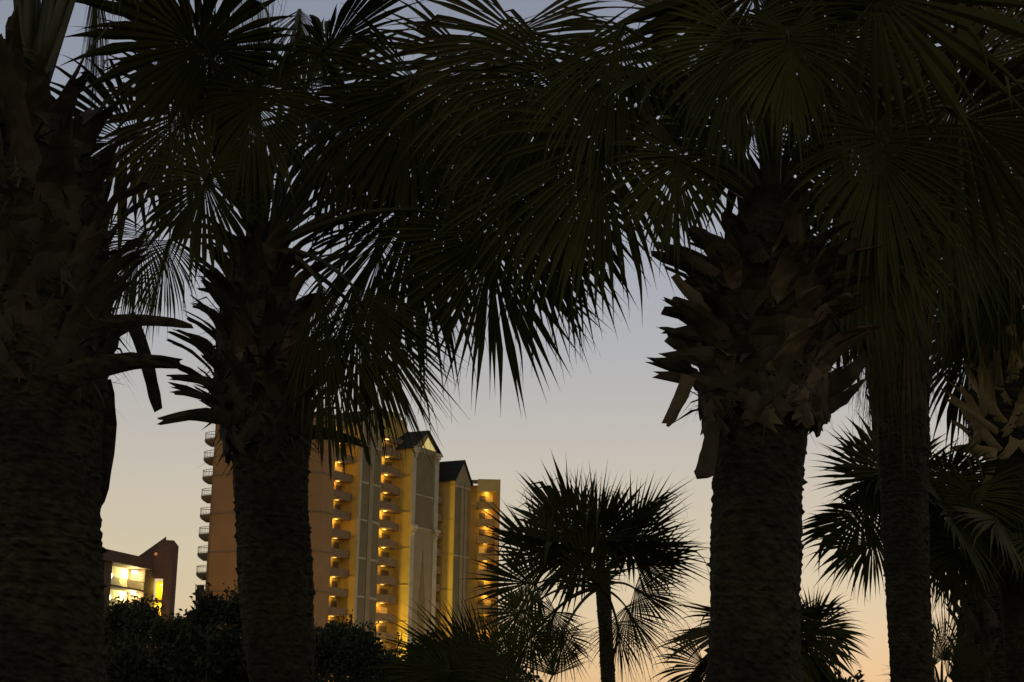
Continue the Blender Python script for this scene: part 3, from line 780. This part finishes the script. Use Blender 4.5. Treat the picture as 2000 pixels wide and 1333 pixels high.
# -- G: behind the stout trunk, low
root, tr, rnd = start('G', 'low palm whose fans show on both sides of the stout trunk near the bottom', [(1230, 1492, 22), (1333, 1492, 20)], 17., 77, .08)
crown(root, W(1490, 1240, Y), 14, .25, .5, rnd, -15, 50, .6, 36, 0, old=.1, rs=.014)
B = lambda hx, hy, a, R, **k: pxfrond(root, (1490, 1240), Y, hx, hy, a, R, rnd, rs=.014, **k)
B(1372, 1290, 110, 110, droop=.8)
B(1585, 1220, 20, 95, droop=.5)
# -- H: behind the slender trunk
root, tr, rnd = start('H', 'bushy palm behind the slender trunk, one round fan curling out to its left', [(1010, 1790, 22), (1150, 1792, 20), (1333, 1794, 20)], 16., 88, .08)
crown(root, W(1790, 1000, Y), 9, .34, .5, rnd, 5, 80, .6, 36, 1, old=.1, rs=.014)
B = lambda hx, hy, a, R, **k: pxfrond(root, (1790, 1000), Y, hx, hy, a, R, rnd, rs=.014, **k)
B(1715, 1050, 170, 120, droop=.6, spread=165, dz=-.2)
B(1835, 1050, 80, 110, droop=.8, dz=-.2, spread=100)
B(1730, 940, -150, 120, droop=.2, dz=.2)
B(1850, 930, 60, 130, droop=.6, dz=-.3)
# -- I: booted stump with crown at right
root, tr, rnd = start('I', 'short shaggy palm low in the right corner, trunk wrapped in old bases', [(1090, 1930, 28), (1180, 1930, 50), (1260, 1928, 56), (1333, 1925, 56)], 14., 99, .1)
boots_on(root, tr, W(1928, 1325, Y).z, W(1930, 1095, Y).z, 60, .24, .13, rnd, 'boot', None, .5, .9)
crown(root, W(1935, 1040, Y), 8, .32, .5, rnd, 10, 80, .8, 36, 1, old=.1, rs=.014)
B = lambda hx, hy, a, R, **k: pxfrond(root, (1935, 1060), Y, hx, hy, a, R, rnd, rs=.014, **k)
B(1895, 1050, 110, 120, droop=1.0, dz=-.3)
B(1900, 960, 100, 170, droop=.7, dz=-.3)
B(1860, 1010, 100, 110, droop=.8, dz=.3)
# -- J,K,L low palmettos
def palmetto(label, cx, cy, Y, seed, fans, n=10, R=.7, pet=.5):
    rnd = random.Random(seed); b = W(cx, cy, Y)
    root = thing('palmetto', label, 'palmetto', (b.x, b.y, 0), 'low palmettos near the ground')
    make_trunk(root, [(cy+5, cx, 14), (cy+60, cx+5, 14)], Y, rnd, .12)
    crown(root, b, n, pet, R, rnd, 0, 70, .5, 32, seed, old=.15, rs=.012)
    for hx, hy, a, Rp, dr in fans: pxfrond(root, (cx, cy), Y, hx, hy, a, Rp, rnd, droop=dr, rs=.012, spread=75, dz=rnd.uniform(-.2, .2))
palmetto('low palmetto spreading at the bottom under the round-headed palm', 1060, 1380, 13, 3, [(960, 1315, 190, 190, .25), (1010, 1300, 215, 110, .2), (1080, 1320, 270, 110, .3), (930, 1320, 195, 180, .3), (880, 1312, 185, 110, .3), (1000, 1320, 240, 110, .2), (1040, 1340, 160, 150, .2), (960, 1350, 170, 170, .2)], 3, .25, .12)
palmetto('small palmetto between the slender trunk and the shaggy short palm', 1840, 1370, 13, 4, [(1840, 1290, -70, 100, .5), (1825, 1300, -110, 90, .6), (1850, 1320, -30, 90, .6), (1830, 1340, 200, 90, .6)], 4, .28, .12)
palmetto('palmetto tips just above the bottom edge left of the slender trunk', 1690, 1400, 16, 6, [], 12, .35, .15)
#@@J
def shrub(px0, px1, top, Y, label, n, rnd, lobes=7, leaf=.05, wisps=14, depth=1.2, group='shrubs along the bottom of the view'):
    cx = (px0+px1)/2; b = W(cx, 1333, Y)
    root = thing('shrub', label, 'shrub', (b.x, Y, 0), group)
    wm = (px1-px0)/2*Y/F; zt = W(cx, top, Y).z
    vs = []; fs = []; cen = []
    for i in range(lobes):
        t = -1+2*(i+.5)/lobes; r = wm/lobes*1.9*rnd.uniform(.8, 1.2)
        cen.append((Vector((b.x+t*(wm-r*.6), Y+rnd.uniform(-.5, .5)*depth, zt-r*rnd.uniform(.85, 1.25)-abs(t)**2*wm*.35)), r))
    for i in range(n):
        c, r = cen[rnd.randrange(lobes)]
        d = Vector((rnd.gauss(0, 1), rnd.gauss(0, 1), rnd.gauss(0, 1))).normalized()
        q = rnd.random()**.4
        if rnd.random() < .6: p = Vector((c.x+d.x*r*1.1, c.y+d.y*r, c.z-rnd.random()**1.3*(c.z-.2)))
        else: p = c+d*r*q*1.05
        l = leaf*rnd.uniform(.6, 1.5); u = Vector((rnd.gauss(0, 1), rnd.gauss(0, 1), rnd.gauss(.3, 1))).normalized()
        v = u.cross(Vector((rnd.gauss(0, 1), rnd.gauss(0, 1), rnd.gauss(0, 1)))).normalized()
        k = len(vs); vs += [p, p+u*l*.5+v*l*.28, p+u*l*1.1, p+u*l*.5-v*l*.28]; fs.append((k, k+1, k+2, k+3))
    tw = MB()
    for i in range(wisps):
        c, r = cen[rnd.randrange(lobes)]
        p0 = Vector((c.x+rnd.uniform(-1, 1)*r, c.y+rnd.uniform(-.5, .5)*r, c.z+r*.4)); dd = Vector((rnd.gauss(0, .35), rnd.gauss(0, .3), 1)).normalized()
        L = r*rnd.uniform(.7, 1.3); p2 = p0+dd*L+Vector((rnd.gauss(0, .15), 0, -.05))*L
        P = bez(p0-Z*.3, p0+dd*L*.5, p2, 6); tw.add(*tube(P, [.006]*7, 4))
        for j in range(16):
            p = P[rnd.randrange(2, 7)]+Vector((rnd.gauss(0, .015), rnd.gauss(0, .015), rnd.gauss(0, .03)))
            l = leaf*rnd.uniform(.6, 1.3); u = Vector((rnd.gauss(0, 1), rnd.gauss(0, .6), rnd.gauss(.5, .6))).normalized(); v = u.cross(Vector((rnd.gauss(0, 1), rnd.gauss(0, 1), 0))).normalized()
            k = len(vs); vs += [p, p+u*l*.5+v*l*.28, p+u*l*1.1, p+u*l*.5-v*l*.28]; fs.append((k, k+1, k+2, k+3))
    for i in range(10):
        c, r = cen[rnd.randrange(lobes)]; tw.add(*tube(bez(Vector((c.x*.7+b.x*.3, Y, -.05)), Vector((c.x, c.y, c.z*.5)), c, 5), [.03, .028, .024, .02, .015, .01], 5))
    mesh_obj('foliage', vs, fs, M['leaf'], root, org=root.location)
    tw.build('stem', M['twig'], root)
rs_ = random.Random(5)
shrub(150, 330, 1178, 14, 'loose leafy shrub below the low lit apartment block, twigs reaching up', 15000, rs_, 6, .035, 40)
shrub(300, 400, 1208, 12.5, 'twiggy dark shrub in the gap between the low block and the hotel tower', 9000, rs_, 5, .032, 34)
shrub(375, 520, 1166, 13, 'tall rounded shrub against the left edge of the hotel tower', 15000, rs_, 5, .034, 22)
shrub(560, 750, 1214, 15, 'dense domed bush at the foot of the tower right of the ragged palm', 32000, rs_, 5, .034, 18)
shrub(690, 1060, 1250, 17, 'low wide bush below the gabled middle of the hotel tower', 30000, rs_, 8, .045, 20)
shrub(190, 620, 1238, 9, 'broad black shrub filling the bottom between the two left palms', 30000, rs_, 9, .036, 26)
shrub(1520, 1660, 1300, 15, 'small dark bush at the foot of the stout palm, on its right', 5000, rs_, 4, .06, 8)
#@@SHRUBS
